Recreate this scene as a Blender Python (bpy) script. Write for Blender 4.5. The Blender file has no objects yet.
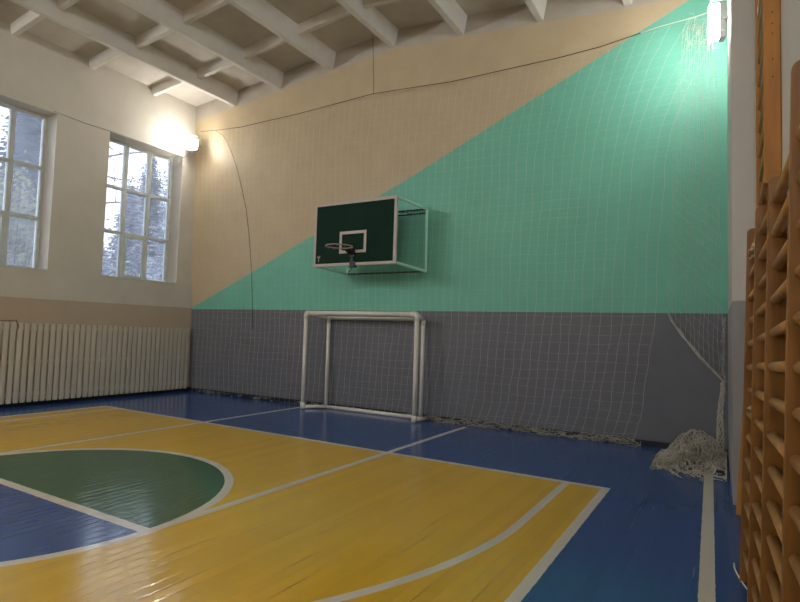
import bpy, bmesh, math, random
from mathutils import Vector, Matrix, Quaternion
random.seed(7)
S = bpy.context.scene
COL = S.collection
PI = math.pi

# ------------------------------------------------------------------ helpers
def lin(c):
    c = c / 255.0
    return c / 12.92 if c <= .04045 else ((c + .055) / 1.055) ** 2.4
def rgb(r, g, b): return (lin(r), lin(g), lin(b), 1.0)

class MB:
    """collects shapes, built as ONE mesh object"""
    def __init__(self): self.v = []; self.f = []
    def add(self, vs, fs):
        n = len(self.v); self.v += [tuple(p) for p in vs]; self.f += [tuple(i + n for i in f) for f in fs]
    def box(self, lo, hi):
        x0, y0, z0 = lo; x1, y1, z1 = hi
        self.add([(x0,y0,z0),(x1,y0,z0),(x1,y1,z0),(x0,y1,z0),(x0,y0,z1),(x1,y0,z1),(x1,y1,z1),(x0,y1,z1)],
                 [(0,3,2,1),(4,5,6,7),(0,1,5,4),(1,2,6,5),(2,3,7,6),(3,0,4,7)])
    def hexa(self, b, t):
        self.add(list(b) + list(t), [(0,3,2,1),(4,5,6,7),(0,1,5,4),(1,2,6,5),(2,3,7,6),(3,0,4,7)])
    def tube(self, pts, r, n=8, cap=True, rs=None):
        pts = [Vector(p) for p in pts]; m = len(pts); vs = []; fs = []
        up = None
        for i, p in enumerate(pts):
            t = (pts[min(i+1, m-1)] - pts[max(i-1, 0)])
            if t.length < 1e-9: t = Vector((0,0,1))
            t.normalize()
            if up is None:
                a = Vector((0,0,1)) if abs(t.z) < .9 else Vector((1,0,0))
                up = t.cross(a).normalized()
            else:
                up = (up - t * up.dot(t))
                if up.length < 1e-6: up = t.orthogonal()
                up.normalize()
            w = t.cross(up)
            rr = rs[i] if rs else r
            for k in range(n):
                a = 2 * PI * k / n
                vs.append(p + (up * math.cos(a) + w * math.sin(a)) * rr)
        for i in range(m - 1):
            for k in range(n):
                fs.append((i*n+k, i*n+(k+1)%n, (i+1)*n+(k+1)%n, (i+1)*n+k))
        if cap:
            fs.append(tuple(range(n-1, -1, -1))); fs.append(tuple((m-1)*n+k for k in range(n)))
        self.add(vs, fs)
    def prism(self, poly, axis, a, b):
        """poly of 2D points extruded along an axis ('x': poly=(y,z), 'y': poly=(x,z), 'z': poly=(x,y))"""
        def mk(p, t):
            return {'x': (t, p[0], p[1]), 'y': (p[0], t, p[1]), 'z': (p[0], p[1], t)}[axis]
        n = len(poly)
        self.add([mk(p, a) for p in poly] + [mk(p, b) for p in poly],
                 [tuple(range(n)), tuple(range(2*n-1, n-1, -1))] + [(i, n+i, n+(i+1)%n, (i+1)%n) for i in range(n)])
    def ball(self, c, r, nu=10, nv=6, sc=(1,1,1)):
        vs = []; fs = []
        for j in range(nv + 1):
            th = PI * j / nv
            for i in range(nu):
                ph = 2 * PI * i / nu
                vs.append((c[0]+r*sc[0]*math.sin(th)*math.cos(ph), c[1]+r*sc[1]*math.sin(th)*math.sin(ph), c[2]+r*sc[2]*math.cos(th)))
        for j in range(nv):
            for i in range(nu):
                fs.append((j*nu+i, (j+1)*nu+i, (j+1)*nu+(i+1)%nu, j*nu+(i+1)%nu))
        self.add(vs, fs)
    def build(self, name, mat, parent=None, smooth=False, bevel=0, fix=True):
        me = bpy.data.meshes.new(name); me.from_pydata(self.v, [], self.f); me.validate()
        if fix:
            bm = bmesh.new(); bm.from_mesh(me)
            bmesh.ops.recalc_face_normals(bm, faces=bm.faces)
            bm.to_mesh(me); bm.free()
        o = bpy.data.objects.new(name, me); COL.objects.link(o)
        if mat: me.materials.append(mat)
        if smooth:
            me.polygons.foreach_set('use_smooth', [True] * len(me.polygons))
        if bevel:
            b = o.modifiers.new('bevel', 'BEVEL'); b.width = bevel; b.segments = 2; b.limit_method = 'ANGLE'
        if parent: o.parent = parent
        return o

def tag(o, label=None, cat=None, group=None, kind=None):
    if label: o['label'] = label
    if cat: o['category'] = cat
    if group: o['group'] = group
    if kind: o['kind'] = kind
    return o
def empty(name, loc=(0,0,0), label=None, cat=None, group=None):
    o = bpy.data.objects.new(name, None); COL.objects.link(o); o.location = loc
    o.empty_display_size = .2
    return tag(o, label, cat, group)
def structure(o, label=None, cat=None): return tag(o, label, cat, None, 'structure')

# ------------------------------------------------------------------ materials
class X:
    """a socket with arithmetic"""
    def __init__(self, nt, s): self.nt = nt; self.s = s
    def op(self, kind, *a, clamp=False):
        n = self.nt.nodes.new('ShaderNodeMath'); n.operation = kind; n.use_clamp = clamp
        for i, v in enumerate((self,) + a):
            if isinstance(v, X): self.nt.links.new(v.s, n.inputs[i])
            else: n.inputs[i].default_value = v
        return X(self.nt, n.outputs[0])
    def __add__(self, o): return self.op('ADD', o)
    def __sub__(self, o): return self.op('SUBTRACT', o)
    def __mul__(self, o): return self.op('MULTIPLY', o)
    def gt(self, o): return self.op('GREATER_THAN', o)
    def lt(self, o): return self.op('LESS_THAN', o)
    def abs(self): return self.op('ABSOLUTE')
    def sqrt(self): return self.op('SQRT')
    def max(self, o): return self.op('MAXIMUM', o)
    def band(self, a, b): return self.gt(a) * self.lt(b)
    def ramp(self, a, b):
        n = self.nt.nodes.new('ShaderNodeMapRange'); self.nt.links.new(self.s, n.inputs[0])
        n.inputs[1].default_value = a; n.inputs[2].default_value = b
        return X(self.nt, n.outputs[0])

class Mat:
    def __init__(self, name):
        self.m = bpy.data.materials.new(name); self.m.use_nodes = True
        self.nt = self.m.node_tree; self.b = self.nt.nodes['Principled BSDF']
        tc = self.nt.nodes.new('ShaderNodeTexCoord'); self.tc = tc
        sp = self.nt.nodes.new('ShaderNodeSeparateXYZ'); self.nt.links.new(tc.outputs['Object'], sp.inputs[0])
        self.x, self.y, self.z = (X(self.nt, sp.outputs[i]) for i in range(3))
    def set(self, **k):
        for a, v in k.items(): self.b.inputs[a.replace('_', ' ')].default_value = v
        return self
    def noise(self, scale, detail=3, rough=.55, stretch=(1,1,1)):
        mp = self.nt.nodes.new('ShaderNodeMapping'); mp.inputs['Scale'].default_value = stretch
        self.nt.links.new(self.tc.outputs['Object'], mp.inputs[0])
        n = self.nt.nodes.new('ShaderNodeTexNoise'); n.inputs['Scale'].default_value = scale
        n.inputs['Detail'].default_value = detail; n.inputs['Roughness'].default_value = rough
        self.nt.links.new(mp.outputs[0], n.inputs['Vector'])
        return X(self.nt, n.outputs['Fac'])
    def mix(self, f, a, b, mode='MIX'):
        n = self.nt.nodes.new('ShaderNodeMix'); n.data_type = 'RGBA'; n.blend_type = mode
        for i, v in ((0, f), (6, a), (7, b)):
            if isinstance(v, X): self.nt.links.new(v.s, n.inputs[i])
            else: n.inputs[i].default_value = v
        return X(self.nt, n.outputs[2])
    def color(self, c): self.nt.links.new(c.s, self.b.inputs['Base Color'])
    def bump(self, h, strength=.3, dist=.01):
        n = self.nt.nodes.new('ShaderNodeBump'); n.inputs['Strength'].default_value = strength
        n.inputs['Distance'].default_value = dist
        self.nt.links.new(h.s, n.inputs['Height']); self.nt.links.new(n.outputs[0], self.b.inputs['Normal'])

def paint(name, c, rough=.5, var=.12, scale=6, bump=0, metallic=0, stretch=(1,1,1), c2=None):
    m = Mat(name).set(Roughness=rough, Metallic=metallic)
    n = m.noise(scale, 4, .6, stretch).ramp(.3, .7)
    dark = c2 or (c[0]*(1-var*1.6), c[1]*(1-var*1.7), c[2]*(1-var*1.8), 1)
    m.color(m.mix(n, dark, c))
    if bump: m.bump(m.noise(scale * 6, 4), bump, .01)
    return m.m

# geometry constants of the hall (metres): camera stands at x=0,y=0
XL = -10.93; XR = .232; PIER_Y = 6.2; YB = -9.0
def WY(x, z): return 8.80 + .011 * x - .031 * z       # the slightly uneven end wall
def RB(x): return 6.915 - .084 * abs(x + 5.42)          # underside of the long ceiling ribs
def PZ(x): return RB(x) + .33                           # ceiling slab

# --- floor
def floor_mat():
    m = Mat('painted_floorboards')
    x, y = m.x, m.y
    wob = (m.noise(14, 2) - .5) * .012
    xw = x + wob; yw = y + wob
    cx = xw + 5.47; ax = cx.abs()
    blue = rgb(40, 78, 138); yel = rgb(214, 170, 46); grn = rgb(46, 92, 62); wht = rgb(212, 204, 190)
    yz = xw.band(-9.91, -1.06) * yw.lt(6.04)
    base = m.mix(yz, blue, yel)
    r = (cx * cx + (yw - 2.65) * (yw - 2.65)).sqrt()
    base = m.mix(r.lt(1.75), base, m.mix(yw.gt(2.65), blue, grn))
    L = xw.band(-1.115, -1.035) * yw.lt(6.065)
    L = L.max(xw.band(-9.95, -9.87) * yw.lt(6.065))
    L = L.max(yw.band(5.985, 6.065) * xw.band(-9.95, -1.035))
    L = L.max(r.band(1.705, 1.79))
    L = L.max((yw - 2.65).abs().lt(.045) * ax.lt(1.72))
    L = L.max((ax - 1.745).abs().lt(.040) * yw.band(2.65, 8.46))
    L = L.max((ax - 4.0).abs().lt(.037) * yw.band(4.49, 6.05))
    ra = (cx * cx + (yw - 4.49) * (yw - 4.49)).sqrt()
    L = L.max((ra - 4.0).abs().lt(.037) * yw.lt(4.49))
    L = L.max((xw + yw * .0225 + .023).abs().lt(.046) * yw.lt(8.3))
    # worn white paint
    worn = m.noise(55, 4, .7, (1, .25, 1)).ramp(.60, .70)
    worn2 = m.noise(9, 3, .6, (1, .4, 1)).ramp(.35, .6)
    L2 = L * (X(m.nt, worn.s) * worn2 * -.28 + 1.0)
    col = m.mix(L2, base, wht)
    # dirt tone per board and in blotches
    brd = (x * (1 / .098))
    wn = m.nt.nodes.new('ShaderNodeTexWhiteNoise'); wn.noise_dimensions = '1D'
    m.nt.links.new(brd.op('FLOOR').s, wn.inputs['W'])
    bw = X(m.nt, wn.outputs['Value'])
    col = m.mix(bw * .09, col, (0, 0, 0, 1))
    col = m.mix(m.noise(1.6, 5, .65).ramp(.42, .75) * .06, col, rgb(90, 80, 60))
    col = m.mix(m.noise(7, 4, .7, (2.2, .25, 1)).ramp(.62, .82) * .06, col, rgb(120, 112, 95))
    # gaps between boards, open only here and there
    fr = brd.op('FRACT')
    d = fr.op('MINIMUM', fr * -1.0 + 1.0)
    openg = (m.noise(1.1, 3, .6, (6, .55, 1)) + bw * .12).ramp(.62, .72)
    gap = d.lt(.035) * openg
    col = m.mix(gap * .85, col, rgb(30, 22, 15))
    m.color(col)
    rough = m.noise(5, 3, .6, (2, .5, 1)).ramp(.2, .9) * .12 + .10
    m.nt.links.new((rough + gap * .4).s, m.b.inputs['Roughness'])
    h = (d.ramp(0, .14) * .6 + m.noise(3.2, 2, .5, (4.5, .45, 1)) * .6 + bw * .25 + fr * (bw - .5) * .9)
    m.bump(h, .15, .008)
    m.set(Specular_IOR_Level=.5)
    return m.m

# --- end wall
def back_wall_mat():
    m = Mat('end_wall_paint').set(Roughness=.55)
    x, z = m.x, m.z
    w = (m.noise(30, 2) - .5) * .02
    beige = m.mix(m.noise(2.5, 5, .6).ramp(.3, .75), rgb(186, 167, 134), rgb(197, 178, 146))
    teal = m.mix(m.noise(2.0, 5, .6).ramp(.3, .75), rgb(106, 180, 156), rgb(114, 190, 166))
    grey = m.mix(m.noise(2.0, 5, .6).ramp(.3, .75), rgb(100, 101, 107), rgb(110, 111, 117))
    wht = m.mix(m.noise(3.0, 5, .6).ramp(.3, .75), rgb(172, 164, 152), rgb(190, 182, 170))
    c = m.mix((z - (x * .4122 + 6.449).max(x * .4465 + 6.625)).lt(0.0), beige, teal)
    c = m.mix((z + w * .5 - (x + 5.42).abs() * -.084 - 6.885).gt(0.0), c, wht)
    c = m.mix(z.lt(1.925), c, grey)
    # narrow bare strip by the left corner
    m.color(c)
    bk = m.nt.nodes.new('ShaderNodeTexBrick'); bk.inputs['Scale'].default_value = 1.0
    bk.inputs['Brick Width'].default_value = .26; bk.inputs['Row Height'].default_value = .076
    bk.inputs['Mortar Size'].default_value = .006; bk.inputs['Mortar Smooth'].default_value = .6
    mp = m.nt.nodes.new('ShaderNodeMapping'); mp.inputs['Rotation'].default_value = (PI/2, 0, 0)
    m.nt.links.new(m.tc.outputs['Object'], mp.inputs[0]); m.nt.links.new(mp.outputs[0], bk.inputs['Vector'])
    h = X(m.nt, bk.outputs['Fac']) * -.5 + m.noise(40, 4) * .5 + m.noise(3, 3) * .8
    m.bump(h, .25, .01)
    return m.m

def side_wall_mat(name, lower, upper, zsplit, brick=True):
    m = Mat(name).set(Roughness=.6)
    z = m.z
    up = m.mix(m.noise(1.7, 6, .65).ramp(.3, .75), (upper[0]*.90, upper[1]*.89, upper[2]*.86, 1), upper)
    lo = m.mix(m.noise(1.7, 6, .65).ramp(.3, .75), (lower[0]*.92, lower[1]*.91, lower[2]*.89, 1), lower)
    c = m.mix((z + (m.noise(8, 2) - .5) * .02).lt(zsplit), up, lo)
    c = m.mix(m.noise(3.3, 6, .75, (1, 1, .6)).ramp(.70, .80) * .35, c, rgb(140, 128, 108))
    m.color(c)
    bk = m.nt.nodes.new('ShaderNodeTexBrick'); bk.inputs['Scale'].default_value = 1.0
    bk.inputs['Brick Width'].default_value = .26; bk.inputs['Row Height'].default_value = .076
    bk.inputs['Mortar Size'].default_value = .006; bk.inputs['Mortar Smooth'].default_value = .6
    mp = m.nt.nodes.new('ShaderNodeMapping'); mp.inputs['Rotation'].default_value = (PI/2, 0, PI/2)
    mp.vector_type = 'TEXTURE'
    m.nt.links.new(m.tc.outputs['Object'], mp.inputs[0]); m.nt.links.new(mp.outputs[0], bk.inputs['Vector'])
    h = m.noise(40, 4) * .5 + m.noise(3, 3) * .8
    if brick: h = h + X(m.nt, bk.outputs['Fac']) * -.5
    m.bump(h, .25, .01)
    return m.m

M = {}
M['floor'] = floor_mat()
M['end_wall'] = back_wall_mat()
M['left_wall'] = side_wall_mat('left_wall_paint', rgb(196, 178, 156), rgb(216, 211, 201), 1.95)
M['right_wall'] = side_wall_mat('right_wall_paint', rgb(152, 148, 146), rgb(198, 193, 186), 1.94, False)
M['whitewash'] = paint('ceiling_whitewash', rgb(206, 200, 190), .8, .10, 2.2, .2)
M['rib_paint'] = paint('rib_whitewash', rgb(222, 218, 211), .8, .05, 5, .2)
M['dark_base'] = paint('dark_base_paint', rgb(24, 28, 38), .5, .2, 8)
M['white_pipe'] = paint('white_plastic_pipe', rgb(226, 220, 208), .35, .06, 6)
M['frame_paint'] = paint('grey_white_window_paint', rgb(216, 222, 220), .45, .10, 9)
M['slat'] = paint('whitewashed_slats', rgb(212, 204, 188), .55, .08, 3, .1, stretch=(1, 3, .5))
M['board'] = paint('dark_green_backboard', rgb(8, 44, 32), .75, .12, 5)
M['board'].node_tree.nodes['Principled BSDF'].inputs['Specular IOR Level'].default_value = .2
M['board_white'] = paint('backboard_white_lines', rgb(196, 182, 176), .5, .1, 8)
M['rim'] = paint('faded_rim_paint', rgb(158, 140, 130), .45, .15, 20)
M['rim_dark'] = paint('black_steel', rgb(20, 22, 22), .4, .2, 20)
M['truss'] = paint('teal_painted_steel', rgb(190, 236, 216), .45, .08, 15)
M['truss_dark'] = paint('worn_dark_steel', rgb(40, 74, 62), .5, .15, 15)
M['net'] = paint('white_nylon', rgb(216, 212, 200), .7, .06, 30)
M['net_old'] = paint('grubby_nylon', rgb(196, 188, 172), .75, .16, 8)
M['rope'] = paint('dark_steel_cable', rgb(52, 46, 40), .6, .2, 30)
M['wood'] = paint('varnished_orange_wood', rgb(176, 118, 42), .6, .20, 5, 0, stretch=(6, 6, .6))
M['wood_shaded'] = paint('shaded_brown_wood', rgb(140, 92, 32), .5, .22, 5, 0, stretch=(6, 6, .6))  # same wood as the upper frame, with the lower bars' shade in its colour
M['wood_rung'] = paint('worn_wood_rungs', rgb(184, 132, 66), .45, .22, 7, 0, stretch=(8, .8, 8))
M['wood_dark'] = paint('darkened_wood', rgb(70, 46, 28), .5, .2, 9)
M['metal'] = paint('grey_metal_housing', rgb(150, 150, 150), .4, .1, 9)
M['cloth'] = paint('white_cloth_wrap', rgb(206, 190, 160), .8, .12, 40)
M['bark'] = paint('tree_bark', rgb(70, 62, 56), .9, .25, 12, .3)
M['needles'] = paint('blue_green_needles', rgb(70, 82, 86), .8, .30, 1.4)
M['needles_grey'] = paint('frosted_needles', rgb(166, 172, 184), .8, .22, 1.4)
M['leaves'] = paint('olive_leaves', rgb(158, 158, 98), .7, .3, 2.0)
M['ground'] = paint('frosted_ground', rgb(170, 172, 172), .9, .2, .6)
M['facade'] = paint('outer_plaster', rgb(150, 152, 156), .8, .1, 2)
def emit(name, c, s):
    m = bpy.data.materials.new(name); m.use_nodes = True; nt = m.node_tree; nt.nodes.clear()
    e = nt.nodes.new('ShaderNodeEmission'); o = nt.nodes.new('ShaderNodeOutputMaterial')
    e.inputs[0].default_value = c; e.inputs[1].default_value = s; nt.links.new(e.outputs[0], o.inputs[0]); return m
LAMP_L = emit('lamp_glow_warm', (1.0, .965, .90, 1), 190)
LAMP_R = emit('lamp_glow_white', (1.0, .99, .97, 1), 165)
LAMP_FILL = emit('lamp_glow_fill', (.98, .99, 1.0, 1), 250)
def glass():
    m = bpy.data.materials.new('window_glass'); m.use_nodes = True; nt = m.node_tree; nt.nodes.clear()
    o = nt.nodes.new('ShaderNodeOutputMaterial'); t = nt.nodes.new('ShaderNodeBsdfTransparent')
    g = nt.nodes.new('ShaderNodeBsdfGlossy'); g.inputs['Roughness'].default_value = .03
    d = nt.nodes.new('ShaderNodeBsdfTranslucent'); d.inputs[0].default_value = (.62, .67, .80, 1)
    t.inputs[0].default_value = (.93, .95, .97, 1)
    f = nt.nodes.new('ShaderNodeFresnel'); f.inputs[0].default_value = 1.45
    tc = nt.nodes.new('ShaderNodeTexCoord'); n = nt.nodes.new('ShaderNodeTexNoise'); n.inputs['Scale'].default_value = 2.2
    n.inputs['Detail'].default_value = 4; nt.links.new(tc.outputs['Object'], n.inputs['Vector'])
    mr = nt.nodes.new('ShaderNodeMapRange'); nt.links.new(n.outputs['Fac'], mr.inputs[0])
    mr.inputs[1].default_value = .3; mr.inputs[2].default_value = .7; mr.inputs[3].default_value = .13; mr.inputs[4].default_value = .25
    a = nt.nodes.new('ShaderNodeMixShader'); b = nt.nodes.new('ShaderNodeMixShader')
    nt.links.new(mr.outputs[0], a.inputs[0]); nt.links.new(t.outputs[0], a.inputs[1]); nt.links.new(d.outputs[0], a.inputs[2])
    nt.links.new(f.outputs[0], b.inputs[0]); nt.links.new(a.outputs[0], b.inputs[1]); nt.links.new(g.outputs[0], b.inputs[2])
    nt.links.new(b.outputs[0], o.inputs[0]); return m
M['glass'] = glass()

# ------------------------------------------------------------------ the setting
b = MB(); b.box((XL - .02, YB, -.12), (XR + .02, 9.1, 0))
structure(b.build('floor', M['floor']), 'painted board floor with yellow court and blue surround', 'floor')

# end wall (leans a little, as the photographed one does)
b = MB()
xs = [XL - .6, XR + .5]
fr = [(x, WY(x, z), z) for x in xs for z in (-.1, 7.6)]
bk = [(x, WY(x, z) + .4, z) for x in xs for z in (-.1, 7.6)]
b.hexa([fr[0], fr[2], bk[2], bk[0]], [fr[1], fr[3], bk[3], bk[1]])
structure(b.build('wall_back', M['end_wall']), 'end wall painted grey, teal and beige with a diagonal edge', 'wall')
b = MB(); b.box((XL - .6, YB - .4, -.1), (XR + .5, YB, 7.6))
structure(b.build('wall_front', M['left_wall']), 'plain wall at the near end of the hall', 'wall')

# left wall with openings
WIN = [(6.41, 8.17), (3.61, 5.37), (.81, 2.57), (-1.99, -.23), (-4.79, -3.03), (-7.59, -5.83)]
WZ0, WZ1 = 2.49, 5.48; XO = XL - .52
b = MB()
b.box((XO, YB - .4, -.1), (XL, 9.3, WZ0)); b.box((XO, YB - .4, WZ1), (XL, 9.3, 7.6))
ys = sorted(WIN); prev = YB - .4
for a, c in ys: b.box((XO, prev, WZ0), (XL, a, WZ1)); prev = c
b.box((XO, prev, WZ0), (XL, 9.3, WZ1))
structure(b.build('wall_left', M['left_wall']), 'off-white side wall with tall windows', 'wall')

# right wall: nook wall behind the bars, and the pier that reaches to the end wall
b = MB()
b.box((XR, YB - .4, -.1), (XR + .45, 9.3, 7.6))
b.prism([(.042, PIER_Y), (XR + .1, PIER_Y), (XR + .1, 9.3), (-.002, 9.3)], 'z', -.1, 7.6)
structure(b.build('wall_right', M['right_wall']), 'off-white side wall with a pier beside the climbing bars', 'wall')

# baseboards
b = MB()
b.hexa([(XL, WY(XL, 0) - .018, 0), (0, WY(0, 0) - .018, 0), (0, WY(0, 0) + .02, 0), (XL, WY(XL, 0) + .02, 0)],
       [(XL, WY(XL, 0) - .018, .075), (0, WY(0, 0) - .018, .075), (0, WY(0, 0) + .02, .075), (XL, WY(XL, 0) + .02, .075)])
structure(b.build('baseboard_back', M['dark_base']), 'dark low baseboard along the end wall', 'baseboard')
b = MB(); b.box((XL - .01, YB, 0), (XL + .02, 8.66, .09))
structure(b.build('baseboard_left', M['dark_base']), 'dark low baseboard along the window wall', 'baseboard')

# ceiling with ribs as parts
ceil = MB()
for s in (0, 1):
    xa, xb = ((XL - .6, -5.42), (-5.42, XR + .5))[s]
    ceil.hexa([(xa, YB - .4, PZ(xa)), (xb, YB - .4, PZ(xb)), (xb, 9.3, PZ(xb)), (xa, 9.3, PZ(xa))],
              [(xa, YB - .4, PZ(xa) + .2), (xb, YB - .4, PZ(xb) + .2), (xb, 9.3, PZ(xb) + .2), (xa, 9.3, PZ(xa) + .2)])
ceiling = structure(ceil.build('ceiling', M['whitewash']), 'whitewashed ribbed concrete ceiling', 'ceiling')
RIBX = [-9.64, -8.28, -6.89, -5.43, -4.02, -2.62, -1.28]
for x in RIBX:
    zb = RB(x); zt = max(PZ(x - .12), PZ(x + .12)) + .03
    m = MB(); m.prism([(x - .055, zb), (x + .055, zb), (x + .125, zt), (x - .125, zt)], 'y', YB, 8.75)
    m.build('ceiling_rib', M['rib_paint'], ceiling, bevel=.012)
edges = [XL] + RIBX + [XR]
for i in range(len(edges) - 1):
    xa, xb = edges[i], edges[i + 1]
    for k in range(5):
        yc = (7.36 if i == 0 else 7.43) - 1.4 * k
        m = MB()
        za, zb = PZ(xa) - .165, PZ(xb) - .165
        if i == 0: xx = (xa - .02, xb)
        else: xx = (xa, xb)
        def sec(x, z): return [(x, yc - .045, z), (x, yc + .045, z), (x, yc + .09, PZ(x) + .03), (x, yc - .09, PZ(x) + .03)]
        m.hexa(sec(xx[0], PZ(xx[0]) - .165), sec(xx[1], PZ(xx[1]) - .165))
        m.build('cross_rib', M['rib_paint'], ceiling, bevel=.01)

# windows
def make_window(n, y0, y1):
    xa, xb = XL - .45, XL - .35
    m = MB()
    w = .055
    m.box((xa, y0, WZ0), (xb, y0 + w, WZ1)); m.box((xa, y1 - w, WZ0), (xb, y1, WZ1))
    m.box((xa, y0 + w, WZ0), (xb, y1 - w, WZ0 + w)); m.box((xa, y0 + w, WZ1 - w), (xb, y1 - w, WZ1))
    ym = [y0 + .615, y0 + 1.185]; zm = [3.49, 4.46]
    for y in ym: m.box((xa, y - .042, WZ0 + w), (xb, y + .042, WZ1 - w))
    segs = [y0 + w, ym[0] - .042, ym[0] + .042, ym[1] - .042, ym[1] + .042, y1 - w]
    for z in zm:
        for k in (0, 2, 4): m.box((xa, segs[k], z - .032), (xb, segs[k + 1], z + .032))
    wdw = structure(m.build('window_%d' % n, M['frame_paint'], bevel=.006), 'tall nine-pane window in a deep reveal', 'window')
    # opening sash of the middle column's lowest pane
    s = MB(); a, c = segs[2], segs[3]; za, zb = WZ0 + w, zm[0] - .032
    s.box((xb - .02, a, za), (xb + .018, a + .05, zb)); s.box((xb - .02, c - .05, za), (xb + .018, c, zb))
    s.box((xb - .02, a + .05, za), (xb + .018, c - .05, za + .05)); s.box((xb - .02, a + .05, zb - .05), (xb + .018, c - .05, zb))
    s.build('sash', M['frame_paint'], wdw, bevel=.004)
    g = MB(); xg = (xa + xb) / 2
    zz = [WZ0 + w, zm[0] - .032, zm[0] + .032, zm[1] - .032, zm[1] + .032, WZ1 - w]
    for k in (0, 2, 4):
        for q in (0, 2, 4): g.box((xg - .003, segs[k], zz[q]), (xg + .003, segs[k + 1], zz[q + 1]))
    g.build('glass_pane', M['glass'], wdw)
    sl = MB(); sl.box((xb, y0, WZ0 - .004), (XL + .015, y1, WZ0 + .012)); sl.build('window_sill', M['frame_paint'], wdw, bevel=.004)
for i, (a, c) in enumerate(WIN): make_window(i + 1, a, c)

b = MB(); b.box((-90, -60, -.6), (XO, 90, -.25))
structure(b.build('ground', M['ground']), 'pale ground outside the windows', 'ground')

# ------------------------------------------------------------------ basketball hoop on its wall truss
BY = 7.69
hoop = empty('basketball_hoop', (-5.585, 8.64, 3.2), 'dark green basketball backboard with rim on a steel truss from the end wall', 'basketball hoop')
hoop_inv = Matrix.Translation(-Vector(hoop.location))
def under(o, par, inv):
    o.parent = par; o.matrix_parent_inverse = inv; return o
x0, x1, z0, z1 = -6.46, -4.72, 2.672, 3.806
m = MB(); m.box((x0, BY, z0), (x1, BY + .03, z1))
board = under(m.build('backboard', M['board'], bevel=.003), hoop, hoop_inv)
def flat_frame(m, xa, xb, za, zb, w, ya, yb):
    m.box((xa, ya, za), (xa + w, yb, zb)); m.box((xb - w, ya, za), (xb, yb, zb))
    m.box((xa + w, ya, za), (xb - w, yb, za + w)); m.box((xa + w, ya, zb - w), (xb - w, yb, zb))
m = MB(); flat_frame(m, x0 - .004, x1 + .004, z0 - .004, z1 + .004, .048, BY - .004, BY + .034)
o = under(m.build('border', M['board_white']), board, Matrix.Identity(4)); o['label'] = 'white border of the backboard'
m = MB(); flat_frame(m, -5.885, -5.315, 2.885, 3.272, .05, BY - .003, BY + .002)
o = under(m.build('target_rectangle', M['board_white']), board, Matrix.Identity(4)); o['label'] = 'white target rectangle'
m = MB()   # small pale maker's mark by the lower left corner: a thin forked stroke
m.box((-6.352, BY - .0025, 2.755), (-6.338, BY + .001, 2.815))
for s in (-1, 1):
    m.hexa([(-6.352, BY - .0025, 2.812), (-6.338, BY - .0025, 2.812), (-6.338, BY + .001, 2.812), (-6.352, BY + .001, 2.812)],
           [(-6.352 + s*.03, BY - .0025, 2.865), (-6.338 + s*.03, BY - .0025, 2.865), (-6.338 + s*.03, BY + .001, 2.865), (-6.352 + s*.03, BY + .001, 2.865)])
m.box((-6.375, BY - .0025, 2.833), (-6.315, BY + .001, 2.842))
under(m.build('small_mark', M['board_white']), board, Matrix.Identity(4))
# rim
RC = Vector((-5.60, 7.31, 2.945))
m = MB(); N = 40
ring = [RC + Vector((.225 * math.cos(2*PI*i/N), .225 * math.sin(2*PI*i/N), 0)) for i in range(N + 1)]
m.tube(ring, .0105, 8, cap=False)
for i in range(12):                               # net hooks under the ring
    a = 2*PI*i/12
    p = RC + Vector((.225*math.cos(a), .225*math.sin(a), 0))
    m.tube([p + Vector((0,0,-.005)), p + Vector((0,0,-.028)), p + Vector((-.012*math.sin(a), .012*math.cos(a), -.03))], .003, 5)
rim = under(m.build('rim', M['rim'], smooth=True), hoop, hoop_inv)
m = MB()
for s in (-1, 1):
    m.tube([RC + Vector((s*.055, .216, 0)), RC + Vector((s*.065, .36, -.01))], .011, 8)
m.hexa([(-5.66, 7.56, 2.905), (-5.54, 7.56, 2.905), (-5.54, BY - .002, 2.84), (-5.66, BY - .002, 2.84)],
       [(-5.66, 7.53, 2.945), (-5.54, 7.53, 2.945), (-5.54, BY - .002, 2.945), (-5.66, BY - .002, 2.945)])
m.box((-5.66, BY - .02, 2.82), (-5.54, BY - .003, 2.965))
m.box((-5.63, BY - .012, 2.68), (-5.57, BY - .003, 2.82))
m.box((-5.645, BY - .022, 2.63), (-5.525, BY + .045, 2.735))
under(m.build('rim_bracket', M['rim_dark'], bevel=.004), hoop, hoop_inv)
# truss: four long bars back to the wall, wall frame, stays
def wp(x, z, off=.032): return Vector((x, WY(x, z) - off, z))
FLb, FRb = Vector((-6.44, BY + .05, 2.69)), Vector((-4.735, BY + .05, 2.685))
FLt, FRt = Vector((-6.44, BY + .05, 3.785)), Vector((-4.735, BY + .05, 3.79))
BLb, BRb = wp(-6.37, 2.63), wp(-4.65, 2.635)
BLt, BRt = wp(-6.37, 3.76), wp(-4.64, 3.765)
def strut(name, a, c, r=.026, mat='truss'):
    m = MB(); m.tube([a, c], r, 6); return under(m.build(name, M[mat]), hoop, hoop_inv)
for a, c in ((FLb, BLb), (FRb, BRb), (FLt, BLt), (FRt, BRt)): strut('truss_bar', a, c)
for a, c in ((BLb, BLt), (BRb, BRt)): strut('wall_upright', a, c, .022)
strut('wall_crossbar', BLb, BRb, .017, 'truss_dark'); strut('wall_crossbar', BLt, BRt, .017, 'truss_dark')
strut('board_crossbar', FLb, FRb); strut('board_crossbar', FLt, FRt)
m = MB()      # second rail and lacing of the upper wall truss
a2, c2 = BLt + Vector((0, 0, -.075)), BRt + Vector((0, 0, -.075))
m.tube([a2, c2], .011, 6)
for i in range(15):
    u, v = i / 15, (i + 1) / 15
    m.tube([(BLt if i % 2 else a2).lerp(BRt if i % 2 else c2, u), (a2 if i % 2 else BLt).lerp(c2 if i % 2 else BRt, v)], .006, 5)
under(m.build('truss_lacing', M['truss_dark']), hoop, hoop_inv)
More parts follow.
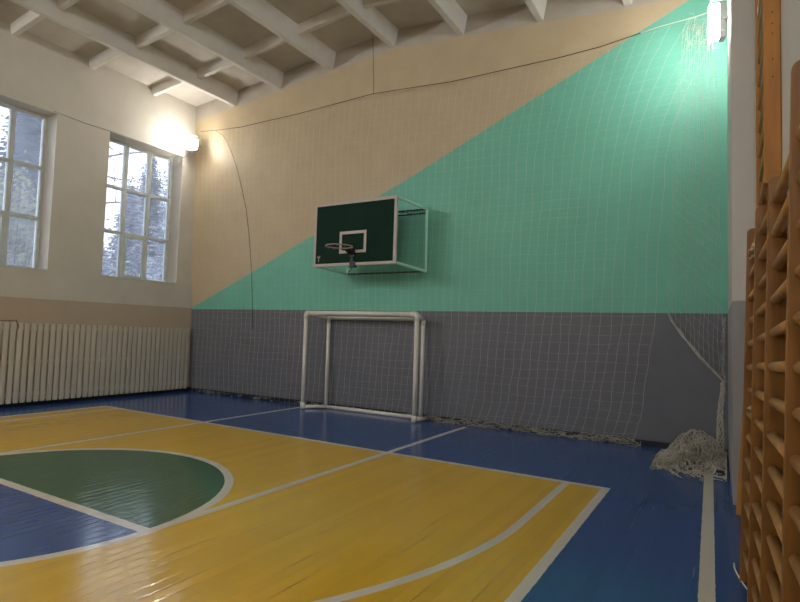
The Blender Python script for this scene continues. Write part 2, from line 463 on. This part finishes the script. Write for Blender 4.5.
strut('diagonal_stay', FLb.lerp(FRb, .5) + Vector((0, 0, 0)), BLb, .008, 'truss_dark')

# ------------------------------------------------------------------ small goal of white pipe
goal = empty('football_goal', (-5.81, 8.247, 0), 'small white pipe goal standing against the end wall under the hoop', 'goal')
ginv = Matrix.Translation(-Vector(goal.location))
R_ = .040
GF, GBk = 8.247, 8.58
XLf, XRf, XLb, XRb = -7.06, -4.585, -6.76, -4.64
GZ = 1.85; GZb = 1.77
XRg = -4.50
def pipe(name, pts, r=R_):
    m = MB(); m.tube(pts, r, 14); return under(m.build(name, M['white_pipe'], smooth=False), goal, ginv)
def shade(o):
    o.data.polygons.foreach_set('use_smooth', [len(p.vertices) == 4 for p in o.data.polygons]); return o
shade(pipe('post', [(XLf, GF, R_), (XLf, GF, GZ)])); shade(pipe('post', [(XRf, GF, R_), (XRf, GF, GZ)]))
shade(pipe('crossbar', [(XLf, GF, GZ), (XRf, GF, GZ)], .042))
rb = .034
shade(pipe('rear_post', [(XLb, GBk, rb), (XLb, GBk, GZb)], rb)); shade(pipe('rear_post', [(XRb, GBk, rb), (XRb, GBk, GZb)], rb))
shade(pipe('rear_crossbar', [(XLb, GBk, GZb), (XRb, GBk, GZb)], rb))
shade(pipe('ground_bar', [(XLb, GBk, rb), (XRb, GBk, rb)], rb))
shade(pipe('base_tube', [(XLf, GF, R_), (XLb, GBk, rb)], rb)); shade(pipe('base_tube', [(XRf, GF, R_), (XRb + .10, GBk + .03, rb)], rb))
shade(pipe('roof_tube', [(XLf, GF, GZ), (XLb, GBk, GZb)], rb * .8)); shade(pipe('roof_tube', [(XRf, GF, GZ), (XRb, GBk, GZb)], rb * .8))
for p, r in (((XLf, GF, GZ), .047), ((XRf, GF, GZ), .047), ((XLf, GF, R_ + .012), .048), ((XRf, GF, R_ + .012), .048), ((XRb, GBk, GZb), .038), ((XLb, GBk, GZb), .038)):
    m = MB(); s = 1 if p[0] < -6 else -1
    px, py, pz = p
    if pz > 1: m.tube([(px + s*.11, py, pz), (px + s*.03, py, pz), (px, py, pz - .03), (px, py, pz - .11)], r, 12)
    else: m.tube([(px, py, max(0, pz - r)), (px, py, pz + .07)], r, 12)
    shade(under(m.build('corner_fitting', M['white_pipe']), goal, ginv))

# ------------------------------------------------------------------ nets
def pl(tab, t):
    if t <= tab[0][0]: return tab[0][1]
    for (a, va), (c, vc) in zip(tab, tab[1:]):
        if t <= c: return va + (vc - va) * (t - a) / (c - a)
    return tab[-1][1]
ROPE = [(-10.62, 6.10), (-10.05, 6.04), (-9.32, 5.99), (-7.58, 6.0), (-5.78, 6.06), (-4.17, 5.955), (-2.91, 5.955), (-2.26, 5.955), (-1.66, 5.98), (-1.09, 6.05), (-.83, 6.08), (-.4, 6.10), (-.16, 6.13)]
EDGE = [(0, -1.22), (.38, -1.09), (1.1, -.98), (1.83, -.90), (3.5, -.80), (6.1, -.62)]
nx, nz = 68, 42
rnd = random.Random(3)
ph = [rnd.uniform(0, 6.28) for _ in range(400)]
def net_pt(i, j):
    u = i / nx; v = j / nz
    z = .03 + v * 5.93
    x = -10.82 + u * (pl(EDGE, z) + 10.82)
    if z > 3.8:
        x += .75 * math.exp(min(0, (x + .9)) / 1.1) * ((z - 3.8) / 2.2) ** 2
    x += .012 * math.sin(j * .55 + ph[i]) + .006 * math.sin(j * 1.7 + ph[i + 80])
    zt = pl(ROPE, x)
    z = .03 + v * (zt - .05)
    low = max(0, 1 - z / 2.2)
    z += .012 * math.sin(i * .8 + ph[j + 160]) + low * .022 * math.sin(i * .33 + ph[j + 200]) - (0.035 * math.sin(i * PI) ** 2)
    if j == nz: z = zt - .012 - .03 * abs(math.sin(i * PI / 4))
    y = WY(x, z) - .085 - .03 * math.sin(i * .31 + 1) * (1 - v) - .02 * math.sin(j * .4)
    return (x, y, max(z, .012))
net = empty('protective_net', (-5.7, 8.6, 0), 'white sports net hung from a cable across the whole end wall', 'net')
ninv = Matrix.Translation(-Vector(net.location))
m = MB()
NP = [[net_pt(i, j) for j in range(nz + 1)] for i in range(nx + 1)]
for i in range(nx + 1): m.tube(NP[i], .0017 if i < nx else .0018, 3, cap=False)
for j in range(nz + 1): m.tube([NP[i][j] for i in range(nx + 1)], .0008, 3, cap=False)
under(m.build('mesh', M['net'], fix=False), net, ninv)
m = MB()
m.tube([(x, WY(x, z) - .10, z) for x, z in ROPE[:10]], .0062, 6)
o = under(m.build('head_cable', M['rope'], smooth=True), net, ninv); o['label'] = 'dark cable along the top of the net'
m = MB()
m.tube([(x, WY(x, z) - .10, z) for x, z in ROPE[9:]], .006, 6)
under(m.build('head_rope', M['net'], smooth=True), net, ninv)
# gathered foot of the net lying along the wall
def tangle(m, fn, n, r, steps=9, rr=random.Random(11)):
    for _ in range(n): m.tube(fn(rr, steps), r, 3, cap=False)
def foot(rr, steps):
    x = rr.uniform(-4.6, -1.15) if rr.random() < .7 else rr.uniform(-10.6, -4.6)
    big = 1.0 if x > -4.6 else .7
    w = .05 * big; pts = []
    zc = rr.uniform(.012, .075 * big); yc = rr.uniform(-.5, .5) * w * 2
    for k in range(steps):
        x += rr.uniform(-.03, .075); zc += rr.uniform(-.028, .028); yc += rr.uniform(-.03, .03)
        zc = min(max(zc, .006), .10 * big); yc = min(max(yc, -w * 1.6), w)
        pts.append((min(x, -1.08), WY(x, 0) - .13 + yc, zc))
    return pts
m = MB(); tangle(m, foot, 210, .0034)
under(m.build('gathered_foot', M['net_old'], fix=False), net, ninv)['kind'] = 'stuff'
m = MB(); xh = -5.78; m.tube([(-5.555, 8.03, RB(-5.555) + .05), (xh, WY(xh, 6.06) - .10, 6.065)], .005, 5)
under(m.build('hanger_cord', M['rope']), net, ninv)

# loose end of the net gathered in the right corner
cn = empty('gathered_net', (-.36, 7.8, 0), 'tangled white net tied in the right corner and heaped on the blue floor', 'net')
cinv = Matrix.Translation(-Vector(cn.location))
m = MB(); J = 12; K = 30
TOPL, TIE = (-.34, 6.06), (-.05, .99)
C_ = []
for i in range(J + 1):
    u = i / J; col = []
    for k in range(K + 1):
        v = k / K                      # 0 top .. 1 bottom
        zt = 6.08 - .25 * (u - .3) ** 2
        xb = -.74 + .70 * u; zb = 1.95 - .96 * u ** .8
        z = zt + (zb - zt) * v
        xt = -.48 + .30 * u
        s = v ** .55
        x = xt + (xb - xt) * s + .012 * math.sin(k * .9 + ph[i + 20]) * (0 < k < K)
        col.append((min(x, -.03), WY(x, z) - .11 - .05 * math.sin(u * 9 + v * 3), z))
    C_.append(col)
for i in range(J + 1): m.tube(C_[i], .0018, 3, cap=False)
for k in range(K + 1): m.tube([C_[i][k] for i in range(J + 1)], .0012, 3, cap=False)
rr = random.Random(5)
for q in range(7):                     # bunched lower edge
    pts = []
    for i in range(J + 1):
        p = C_[i][K]; pts.append((min(p[0] + rr.uniform(-.012, .012), -.02), p[1] + rr.uniform(-.02, .02), p[2] + rr.uniform(-.02, .02) + .05 * math.sin(PI * i / J) * (q % 3) * .3))
    m.tube(pts, .0035, 4, cap=False)
for q in range(26):                    # knot by the right lamp
    p = Vector((rr.uniform(-.50, -.18), WY(-.3, 6) - .11, rr.uniform(5.65, 6.06))); pts = []
    for k in range(8):
        p = p + Vector((rr.uniform(-.05, .05), rr.uniform(-.02, .02), rr.uniform(-.07, .06)))
        p.x = min(max(p.x, -.6), -.14); p.y = min(p.y, WY(-.3, 6) - .04); pts.append(p.copy())
    m.tube(pts, .0018, 3, cap=False)
under(m.build('hanging_mesh', M['net'], fix=False), cn, cinv)
m = MB()
for q in range(16):                    # twisted strand down to the heap
    pts = []
    for k in range(22):
        v = k / 21
        c = Vector((-.06 - .03 * v, 8.60 - .75 * v ** 1.3, .99 - .80 * v))
        a = q * .9 + v * 9; r0 = .022 + .03 * v + .012 * math.sin(v * 17 + q)
        pts.append((min(c.x + r0 * math.cos(a) * .8 + rr.uniform(-.006, .006), -.008), c.y + r0 * math.sin(a), c.z + rr.uniform(-.008, .008)))
    m.tube(pts, .0036, 4, cap=False)
for q in range(22):                    # ties up the corner
    p = Vector((-.045, WY(0, 2) - .10, rr.uniform(.9, 2.0))); pts = []
    for k in range(7):
        p = p + Vector((rr.uniform(-.02, .02), rr.uniform(-.02, .015), rr.uniform(-.09, .05))); p.x = min(max(p.x, -.10), -.012); pts.append(p.copy())
    m.tube(pts, .003, 3, cap=False)
under(m.build('twisted_strand', M['net_old'], fix=False), cn, cinv)
def heap_h(x, y):
    a = .36 * math.exp(-(((x + .33) / .33) ** 2 + ((y - 8.0) / .36) ** 2) ** 1.3)
    c = .16 * math.exp(-(((x + .50) / .24) ** 2 + ((y - 7.62) / .17) ** 2) ** 1.5)
    d = .12 * math.exp(-(((x + .12) / .16) ** 2 + ((y - 7.62) / .22) ** 2) ** 1.3)
    return max(a, c, d)
def heapline(rr, steps):
    while True:
        x, y = rr.uniform(-.80, -.03), rr.uniform(7.36, 8.55)
        if heap_h(x, y) > .02: break
    a = rr.uniform(0, 6.28); f = 1 - rr.random() * .8; pts = []
    for k in range(steps):
        a += rr.uniform(-1.1, 1.1); x += .035 * math.cos(a); y += .045 * math.sin(a); x = min(max(x, -.80), -.012); y = min(y, 8.62)
        f = min(max(f + rr.uniform(-.2, .2), .1), 1.15)
        pts.append((x, y, max(.006, heap_h(x, y) * f + rr.uniform(-.008, .012))))
    return pts
m = MB(); tangle(m, heapline, 430, .0050, 12, random.Random(21))
under(m.build('heap', M['net_old'], fix=False), cn, cinv)

# net over the second window's top and its line along the wall
wn_ = empty('window_net', (XL + .02, 7.3, 5.5), 'thin white net line strung along the wall over the corner window', 'net')
winv = Matrix.Translation(-Vector(wn_.location))
m = MB(); m.tube([(XL + .02, 5.30, 5.505), (XL + .012, 5.9, 5.475), (XL + .02, 6.41, 5.49), (XL + .02, 8.2, 5.47), (XL + .1, 8.30, 5.62)], .006, 5)
under(m.build('line', M['metal']), wn_, winv)
m = MB()
for i in range(26):
    y = 6.75 + i * .058
    for s in (-1, 1):
        pts = [(XL + .025, min(max(y + s * k * .045 , 6.7), 8.2), 5.465 - k * .045) for k in range(7)]
        pts = [p for k, p in enumerate(pts) if k == 0 or 6.7 < p[1] < 8.2]
        if len(pts) > 1: m.tube(pts, .0045, 3, cap=False)
under(m.build('mesh', M['net'], fix=False), wn_, winv)

# black cable hanging down the end wall
m = MB(); CB = [(-10.16, 6.05), (-9.95, 5.93), (-9.82, 5.79), (-9.62, 5.45), (-9.44, 5.06), (-9.28, 4.6), (-9.14, 4.13), (-9.05, 3.65), (-8.99, 3.23), (-8.94, 2.79), (-8.90, 2.2), (-8.88, 1.5)]
m.tube([(x, WY(x, z) - .05, z) for x, z in CB], .0055, 6)
tag(m.build('wall_cable', M['rope'], smooth=True), 'thin dark cable hanging in a curve down the left of the end wall', 'cable')

# ------------------------------------------------------------------ floodlights
def floodlight(loc, rot, w, h, mat, label, arm, lens_depth=.012, rounded=False, back=.11):
    e = empty('floodlight', loc, label, 'lamp', None)
    e.rotation_euler = rot
    m = MB(); m.box((-w/2, -.03, -h/2), (w/2, .04, h/2))
    for k in range(7): m.box((-w/2 + .02 + k*(w-.05)/6, .04, -h/2 + .02), (-w/2 + .028 + k*(w-.05)/6, min(.075, back), h/2 - .02))
    m.build('housing', M['metal'], e, bevel=.006)
    m = MB()
    if rounded: m.prism([((w/2 - .012)*math.cos(2*PI*k/24), (h/2 - .012)*math.sin(2*PI*k/24)) for k in range(24)], 'y', -.031 - lens_depth, -.031)
    else: m.box((-w/2 + .012, -.031 - lens_depth, -h/2 + .012), (w/2 - .012, -.031, h/2 - .012))
    g = m.build('glowing_lens', mat, e, bevel=.008 if lens_depth > .02 else 0)
    g['label'] = 'glowing white lens'
    m = MB(); m.tube([(-w/2 - .01, .0, 0), (-w/2 - .015, back, 0), (w/2 + .015, back, 0), (w/2 + .01, .0, 0)], .010, 6); m.tube([(0, back, 0), arm], .010, 6)
    m.build('bracket', M['metal'], e)
    m = MB(); d = -.07 - lens_depth; ew, eh = w/2 + .05, h/2 + .05
    for k in range(5):
        t = -ew + 2*ew*k/4; m.tube([(t, .02, -eh), (t, d, -eh), (t, d, eh), (t, .02, eh)], .0025, 5)
    for k in range(6):
        t = -eh + 2*eh*k/5; m.tube([(-ew, .02, t), (-ew, d, t), (ew, d, t), (ew, .02, t)], .0025, 5)
    m.build('wire_cage', M['metal'], e)
    return e
floodlight((-10.60, 8.175, 5.70), (math.radians(-6), 0, math.radians(26)), .27, .27, LAMP_L, 'glowing floodlight in a wire cage above the corner window', (-.26, .16, 0), .06, True)
floodlight((-.056, 7.72, 5.54), (0, 0, math.radians(-78)), .13, .46, LAMP_R, 'tall glowing floodlight in a wire cage high in the right corner', (0, .066, 0), .055, False, .05)
# unseen floodlights added as fill light, on the side walls towards the near end
for x, y, a, where in ((XL + .32, -2.6, 135, 'halfway along the window wall, behind the camera'), (XL + .32, -8.4, 150, 'at the near end of the window wall'),
                       (XR - .26, -3.0, -107, 'on the wall bar side, behind the camera'), (XR - .26, -8.3, -107, 'at the near end of the wall bar side')):
    floodlight((x, y, 5.9), (math.radians(-4), 0, math.radians(a)), .50, .42, LAMP_FILL, 'wide added fill floodlight in a wire cage ' + where, (0, .19, 0), .012)

# ------------------------------------------------------------------ slatted radiator screen
scr = empty('radiator_screen', (XL + .09, 6.5, 0), 'long whitewashed wooden slat screen along the wall under the windows', 'radiator screen')
sinv = Matrix.Translation(-Vector(scr.location))
xs0, xs1 = XL + .10, XL + .122
y = 8.505; k = 0
rs = random.Random(2)
while y > 2.2:
    m = MB(); dz = rs.uniform(-.008, .008)
    a, c = y - .083, y
    zb, zt = .075, 1.468 + dz + (8.5 - y) * .007
    j = rs.uniform(-.004, .004)
    m.hexa([(xs0, a + j, zb), (xs1, a + j, zb), (xs1, c + j, zb), (xs0, c + j, zb)], [(xs0, a, zt), (xs1, a, zt), (xs1, c, zt), (xs0, c, zt)])
    under(m.build('slat', M['slat'], bevel=.004), scr, sinv)
    y -= .1105
for z in (.22, .80, 1.40):
    m = MB(); m.box((xs0 - .035, 2.1, z - .03), (xs0, 8.505, z + .03)); under(m.build('rail', M['slat']), scr, sinv)
for yy in (2.3, 4.4, 6.5, 8.4):
    m = MB(); m.box((XL + .001, yy - .03, .13), (xs0 - .035, yy + .03, 1.42)); under(m.build('wall_batten', M['slat']), scr, sinv)
m = MB(); r7 = random.Random(9)
pts = [(XL + .115 + r7.uniform(-.01, .015), 4.62 + .016 * k + r7.uniform(-.02, .02), 1.512 + r7.uniform(0, .035)) for k in range(18)]
m.tube(pts, .006, 5); m.tube([(xs1 + .008, 4.86, 1.50), (xs1 + .008, 4.90, 1.44), (xs1 + .008, 4.88, 1.38)], .006, 5)
tag(m.build('wire_scrap', M['rope'], smooth=True), 'scrap of dark wire lying on top of the slat screen', 'wire')

# ------------------------------------------------------------------ climbing bars
DX, DZ = -.035, -.042                     # the row runs slightly towards the wall and downwards with distance
YS = [1.46, 2.16, 2.953, 3.63, 4.285]
def fx(y): return .169 + DX * (y - 2.16) - (.010 if y < 2.3 else 0)    # front edge of the uprights
def ez(y): return 1.474 + DZ * (y - 2.16)
bars = empty('wall_bars', (.2, 2.9, 0), 'orange wooden wall bars with round rungs standing nearest on the right', 'wall bars', )
binv = Matrix.Translation(-Vector(bars.location))
BW = .034
TOPS = {1.46: 2.47, 2.16: 2.472, 2.953: 2.30, 3.63: 2.31, 4.285: 2.30}
BOT = {1.46: .0, 2.16: 0, 2.953: 0, 3.63: 0, 4.285: 0}
def lean(z): return .022 * (z - 1.4)
def upright(yc, zb, zt, name, par, inv, back=XR, rounded=True, x_front=None):
    f = fx(yc) if x_front is None else x_front
    prof = [(f + lean(zb), zb), (back - .002, zb), (back - .002, zt)]
    r = .03
    if rounded:
        for k in range(6):
            a = PI / 2 * k / 5
            prof.append((f + lean(zt) + r - r * math.sin(a), zt - r + r * math.cos(a)))
    else: prof.append((f + lean(zt), zt))
    m = MB(); m.prism(prof, 'y', yc - BW / 2, yc + BW / 2)
    return under(m.build(name, M['wood_shaded'], bevel=.004), par, inv)
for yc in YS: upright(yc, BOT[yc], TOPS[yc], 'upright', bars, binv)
rg = random.Random(4)
for a, c in zip(YS, YS[1:]):
    top = min(TOPS[a], TOPS[c])
    for k in range(-9, 6):
        z = .15 * k; mid = (a + c) / 2
        if not (.09 < ez(mid) + z < top - .02): continue
        m = MB(); n = 14
        xo = .036 + rg.uniform(-.004, .004); zo = rg.uniform(-.004, .004)
        m.tube([(fx(t) + xo + lean(ez(t) + z), t, ez(t) + z + zo) for t in (a + BW / 2, c - BW / 2)], .0215, n)
        o = under(m.build('rung', M['wood_rung']), bars, binv); shade(o)
m = MB(); a, c = 2.16, 2.953
m.tube([(fx(t) + .058, t, z) for t, z in ((a + BW/2, 2.42), (c - BW/2, 2.385))], .019, 14)
# tied cloth wraps on two rungs of the far bays
for zc in (2.09, 1.208):
    m = MB(); r5 = random.Random(int(zc * 100)); xx = fx(3.6) + .044
    for q in range(26):
        p = Vector((xx + r5.uniform(-.028, .028), 3.655 + r5.uniform(-.0, .05), zc + r5.uniform(-.04, .03)))
        pts = []
        for k in range(6):
            p = p + Vector((r5.uniform(-.015, .015), r5.uniform(-.012, .012), r5.uniform(-.018, .014))); pts.append(p.copy())
        m.tube(pts, .007, 5)
    o = under(m.build('cloth_wrap', M['cloth'], smooth=True), bars, binv); o['label'] = 'pale cloth knotted round a rung'

# tall second frame fixed higher on the wall
ub = empty('wall_bars', (.2, 3.6, 2.4), 'tall orange wooden ladder bars rising to the ceiling behind the nearer bars', 'wall bars')
uinv = Matrix.Translation(-Vector(ub.location))
YU = (3.21, 4.06)
for yc in YU:
    prof = [(.158, 2.33), (XR - .002, 2.33), (XR - .002, 5.2), (.158, 5.2)]
    m = MB(); m.prism(prof, 'y', yc - .018, yc + .018); under(m.build('upright', M['wood'], bevel=.004), ub, uinv)
for k in range(18):
    z = 2.44 + .15 * k; m = MB()
    m.tube([(.186, YU[0] + .018, z), (.186, YU[1] - .018, z - .02)], .018, 12)
    shade(under(m.build('rung', M['wood_rung']), ub, uinv))
m = MB()
for z in (3.08, 3.13, 3.19, 2.86, 2.95, 4.2): m.tube([(.196, YU[0] - .0185, z), (.196, YU[0] - .0215, z)], .004, 6)
under(m.build('bolt_heads', M['rim_dark']), ub, uinv)

# plank leaning beside the pier, cord on the floor
m = MB()
m.hexa([(.062, 5.86, 0), (.100, 5.86, 0), (.100, 5.90, 0), (.062, 5.90, 0)], [(.145, 5.98, 1.35), (.175, 5.98, 1.35), (.175, 6.02, 1.35), (.145, 6.02, 1.35)])
tag(m.build('plank', M['wood'], bevel=.003), 'narrow wooden plank leaning against the pier behind the wall bars', 'plank')
m = MB(); m.tube([(.035, 4.51, .03), (.038, 4.48, .008), (.05, 4.40, .006), (.072, 4.28, .006), (.10, 4.17, .006), (.14, 4.08, .006)], .005, 6)
tag(m.build('cord', M['net'], smooth=True), 'short white cord lying on the blue floor at the foot of the wall bars', 'cord')

# ------------------------------------------------------------------ trees outside
def conifer_mesh(h, seed, spread, mat, name, par, loose):
    r = random.Random(seed); t = MB()
    t.tube([(0, 0, -.3), (0, 0, h * .5), (0, 0, h)], .1, 7, rs=[.018 * h, .010 * h, .01])
    t.build('trunk', M['bark'], par, smooth=True)
    f = MB(); z = h * .08
    while z < h * .985:
        q = 1 - z / h
        L = spread * (q ** .8) * h * .25 + .12
        nb = 9 if q > .15 else 6
        off = r.uniform(0, 6.28)
        for k in range(nb):
            a = off + 2 * PI * k / nb + r.uniform(-.25, .25); l = L * r.uniform(.7, 1.12)
            d = Vector((math.cos(a), math.sin(a), 0)); s = Vector((-d.y, d.x, 0))
            steps = max(4, int(l / .2))
            for i in range(steps):
                u = (i + .6) / steps
                p = d * (l * u) + Vector((0, 0, z - .30 * l * u + .12 * l * u * u))
                wl = (.42 * l * (1.05 - u) + .10) * r.uniform(.6, 1.1)
                for sg in (-1, 1):
                    tip = p + s * sg * wl + d * wl * .55 + Vector((0, 0, -.28 * wl + r.uniform(-.06, .06)))
                    wv = d * (.07 + .05 * r.random()); up = Vector((0, 0, .035))
                    f.add([p - wv, p + wv, p + up, tip], [(0, 1, 3), (1, 2, 3), (2, 0, 3), (0, 2, 1)])
            tip = d * l * 1.06 + Vector((0, 0, z - .17 * l)); w = s * .06
            b0 = Vector((0, 0, z)); f.add([b0 - w, b0 + w, b0 + Vector((0, 0, .1)), tip], [(0, 1, 3), (1, 2, 3), (2, 0, 3), (0, 2, 1)])
        z += (.12 + .10 * q * h / 10) * loose
    f.build('foliage', mat, par, fix=False)
def conifer(loc, h, seed, spread, mat, label, loose=1.0):
    e = empty('conifer', loc, label, 'tree', 'conifers outside the windows')
    conifer_mesh(h, seed, spread, mat, 'foliage', e, loose); return e
conifer((-24.50, 15.60, -.3), 8.60, 1, 1.0, M['needles_grey'], 'pointed grey-green conifer seen through the middle panes of the corner window', 1.1)
conifer((-29.90, 22.49, -.3), 15.70, 2, 0.72, M['needles_grey'], 'tall frosted conifer filling the right panes of the corner window', 1.2)
conifer((-46.40, 31.36, -.3), 18.09, 3, 1.1, M['needles'], 'dark conifer standing farthest back, behind the corner window', 1.6)
conifer((-24.20, 11.44, -.3), 13.57, 4, 1.1, M['needles'], 'dark tall conifer filling the left window', 1.0)
conifer((-39.75, 17.85, -.3), 18.28, 15, 1.0, M['needles'], 'dark conifer between the two window openings', 1.2)
conifer((-33.75, 11.61, -.3), 15.55, 5, 1.0, M['needles_grey'], 'tall conifer at the left edge of the left window', 1.0)
conifer((-19.35, 11.09, -.3), 4.90, 6, 1.35, M['needles_grey'], 'low broad conifer behind the lower left pane of the corner window', 0.6)
conifer((-22.44, 14.69, -.3), 5.37, 8, 1.2, M['needles_grey'], 'low broad conifer behind the lower middle pane of the corner window', 0.6)
conifer((-18.06, 13.44, -.3), 5.00, 9, 1.3, M['needles_grey'], 'low broad conifer behind the lower right pane of the corner window', 0.6)
# bare tree
bt = empty('bare_tree', (-15.2, 7.9, -.3), 'bare leafless tree with thin arching branches across the corner window', 'tree')
r = random.Random(14); m = MB()
def branch(p, d, l, rad, depth):
    pts = [p.copy()]; n = 6
    for k in range(n):
        d = (d + Vector((r.uniform(-.22, .22), r.uniform(-.22, .22), r.uniform(-.16, .12)))).normalized(); p = p + d * l / n; pts.append(p.copy())
    m.tube(pts, rad, 5, rs=[rad * (1 - .75 * k / n) for k in range(n + 1)])
    if depth:
        for k in (2, 3, 4, 5, 6):
            for _ in range(1 if depth > 1 else 2):
                nd = (d * .6 + Vector((r.uniform(-1, 1), r.uniform(-1, 1), r.uniform(-.2, .8)))).normalized()
                branch(pts[k], nd, l * r.uniform(.45, .7), rad * .45, depth - 1)
m.tube([(0, 0, 0), (.1, .1, 3), (.05, .3, 6.0), (.1, .5, 8.5)], .1, 8, rs=[.17, .14, .10, .04])
for z, a in ((5.0, 1.45), (5.8, 1.7), (6.3, 1.35), (7.0, 1.55), (7.8, 1.6), (6.4, -1.9)):
    branch(Vector((.08, .2 + (z - 3) * .03, z)), Vector((math.cos(a), math.sin(a), .35)), 3.0, .034, 2)
m.build('branches', M['bark'], bt, smooth=True)
# leafy shrub near the left window
sh = empty('leafy_shrub', (-14.2, 6.2, -.3), 'olive green leafy bush close behind the lower left window panes', 'shrub')
m = MB(); lf = MB()
for q in range(46):
    a = r.uniform(0, 6.28); R0 = r.uniform(.1, 1.25); top = Vector((R0 * math.cos(a), R0 * math.sin(a), r.uniform(2.6, 5.5)))
    mid = top * .5 + Vector((0, 0, .5)); m.tube([(top.x * .1, top.y * .1, 0), mid, top], .02, 5, rs=[.025, .015, .005])
    for k in range(100):
        p = mid.lerp(top, r.random()) + Vector((r.gauss(0, .16), r.gauss(0, .16), r.gauss(0, .16)))
        n = Vector((r.uniform(-1, 1), r.uniform(-1, 1), r.uniform(-1, 1))).normalized(); u = n.orthogonal().normalized() * .065; w = n.cross(u).normalized() * .036
        lf.add([p - u, p + w + n * .008, p + u, p - w + n * .008], [(0, 1, 2, 3)])
m.build('stems', M['bark'], sh); lf.build('foliage', M['leaves'], sh, fix=False)

# ------------------------------------------------------------------ light
w = bpy.data.worlds.new('overcast'); S.world = w; w.use_nodes = True
bg = w.node_tree.nodes['Background']
nt = w.node_tree
tc = nt.nodes.new('ShaderNodeTexCoord'); sp = nt.nodes.new('ShaderNodeSeparateXYZ'); nt.links.new(tc.outputs['Generated'], sp.inputs[0])
cr = nt.nodes.new('ShaderNodeValToRGB'); nt.links.new(sp.outputs[2], cr.inputs[0])
cr.color_ramp.elements[0].position = 0; cr.color_ramp.elements[0].color = (.80, .86, 1.0, 1)
cr.color_ramp.elements[1].position = .8; cr.color_ramp.elements[1].color = (.86, .92, 1.0, 1)
nt.links.new(cr.outputs[0], bg.inputs[0]); bg.inputs[1].default_value = 3.0

# ------------------------------------------------------------------ camera
F_ = 547.76
Rv = Vector((.858, .512, .03)); U0 = Vector((.003, -.063, .998)); Fv = Vector((-.513, .857, .055)).normalized()
Rv = (Rv - Fv * Rv.dot(Fv)).normalized(); Uv = Rv.cross(Fv)
cam = bpy.data.cameras.new('camera'); co = bpy.data.objects.new('camera', cam); COL.objects.link(co)
cam.sensor_fit = 'HORIZONTAL'; cam.sensor_width = 36; cam.lens = F_ / 800 * 36; cam.clip_start = .02; cam.clip_end = 300
co.matrix_world = Matrix(((Rv.x, Uv.x, -Fv.x, 0), (Rv.y, Uv.y, -Fv.y, 0), (Rv.z, Uv.z, -Fv.z, 1.55), (0, 0, 0, 1)))
S.camera = co
S.view_settings.view_transform = 'Standard'; S.view_settings.look = 'None'
S.view_settings.exposure = .3; S.view_settings.gamma = 1; S.view_settings.use_curve_mapping = False
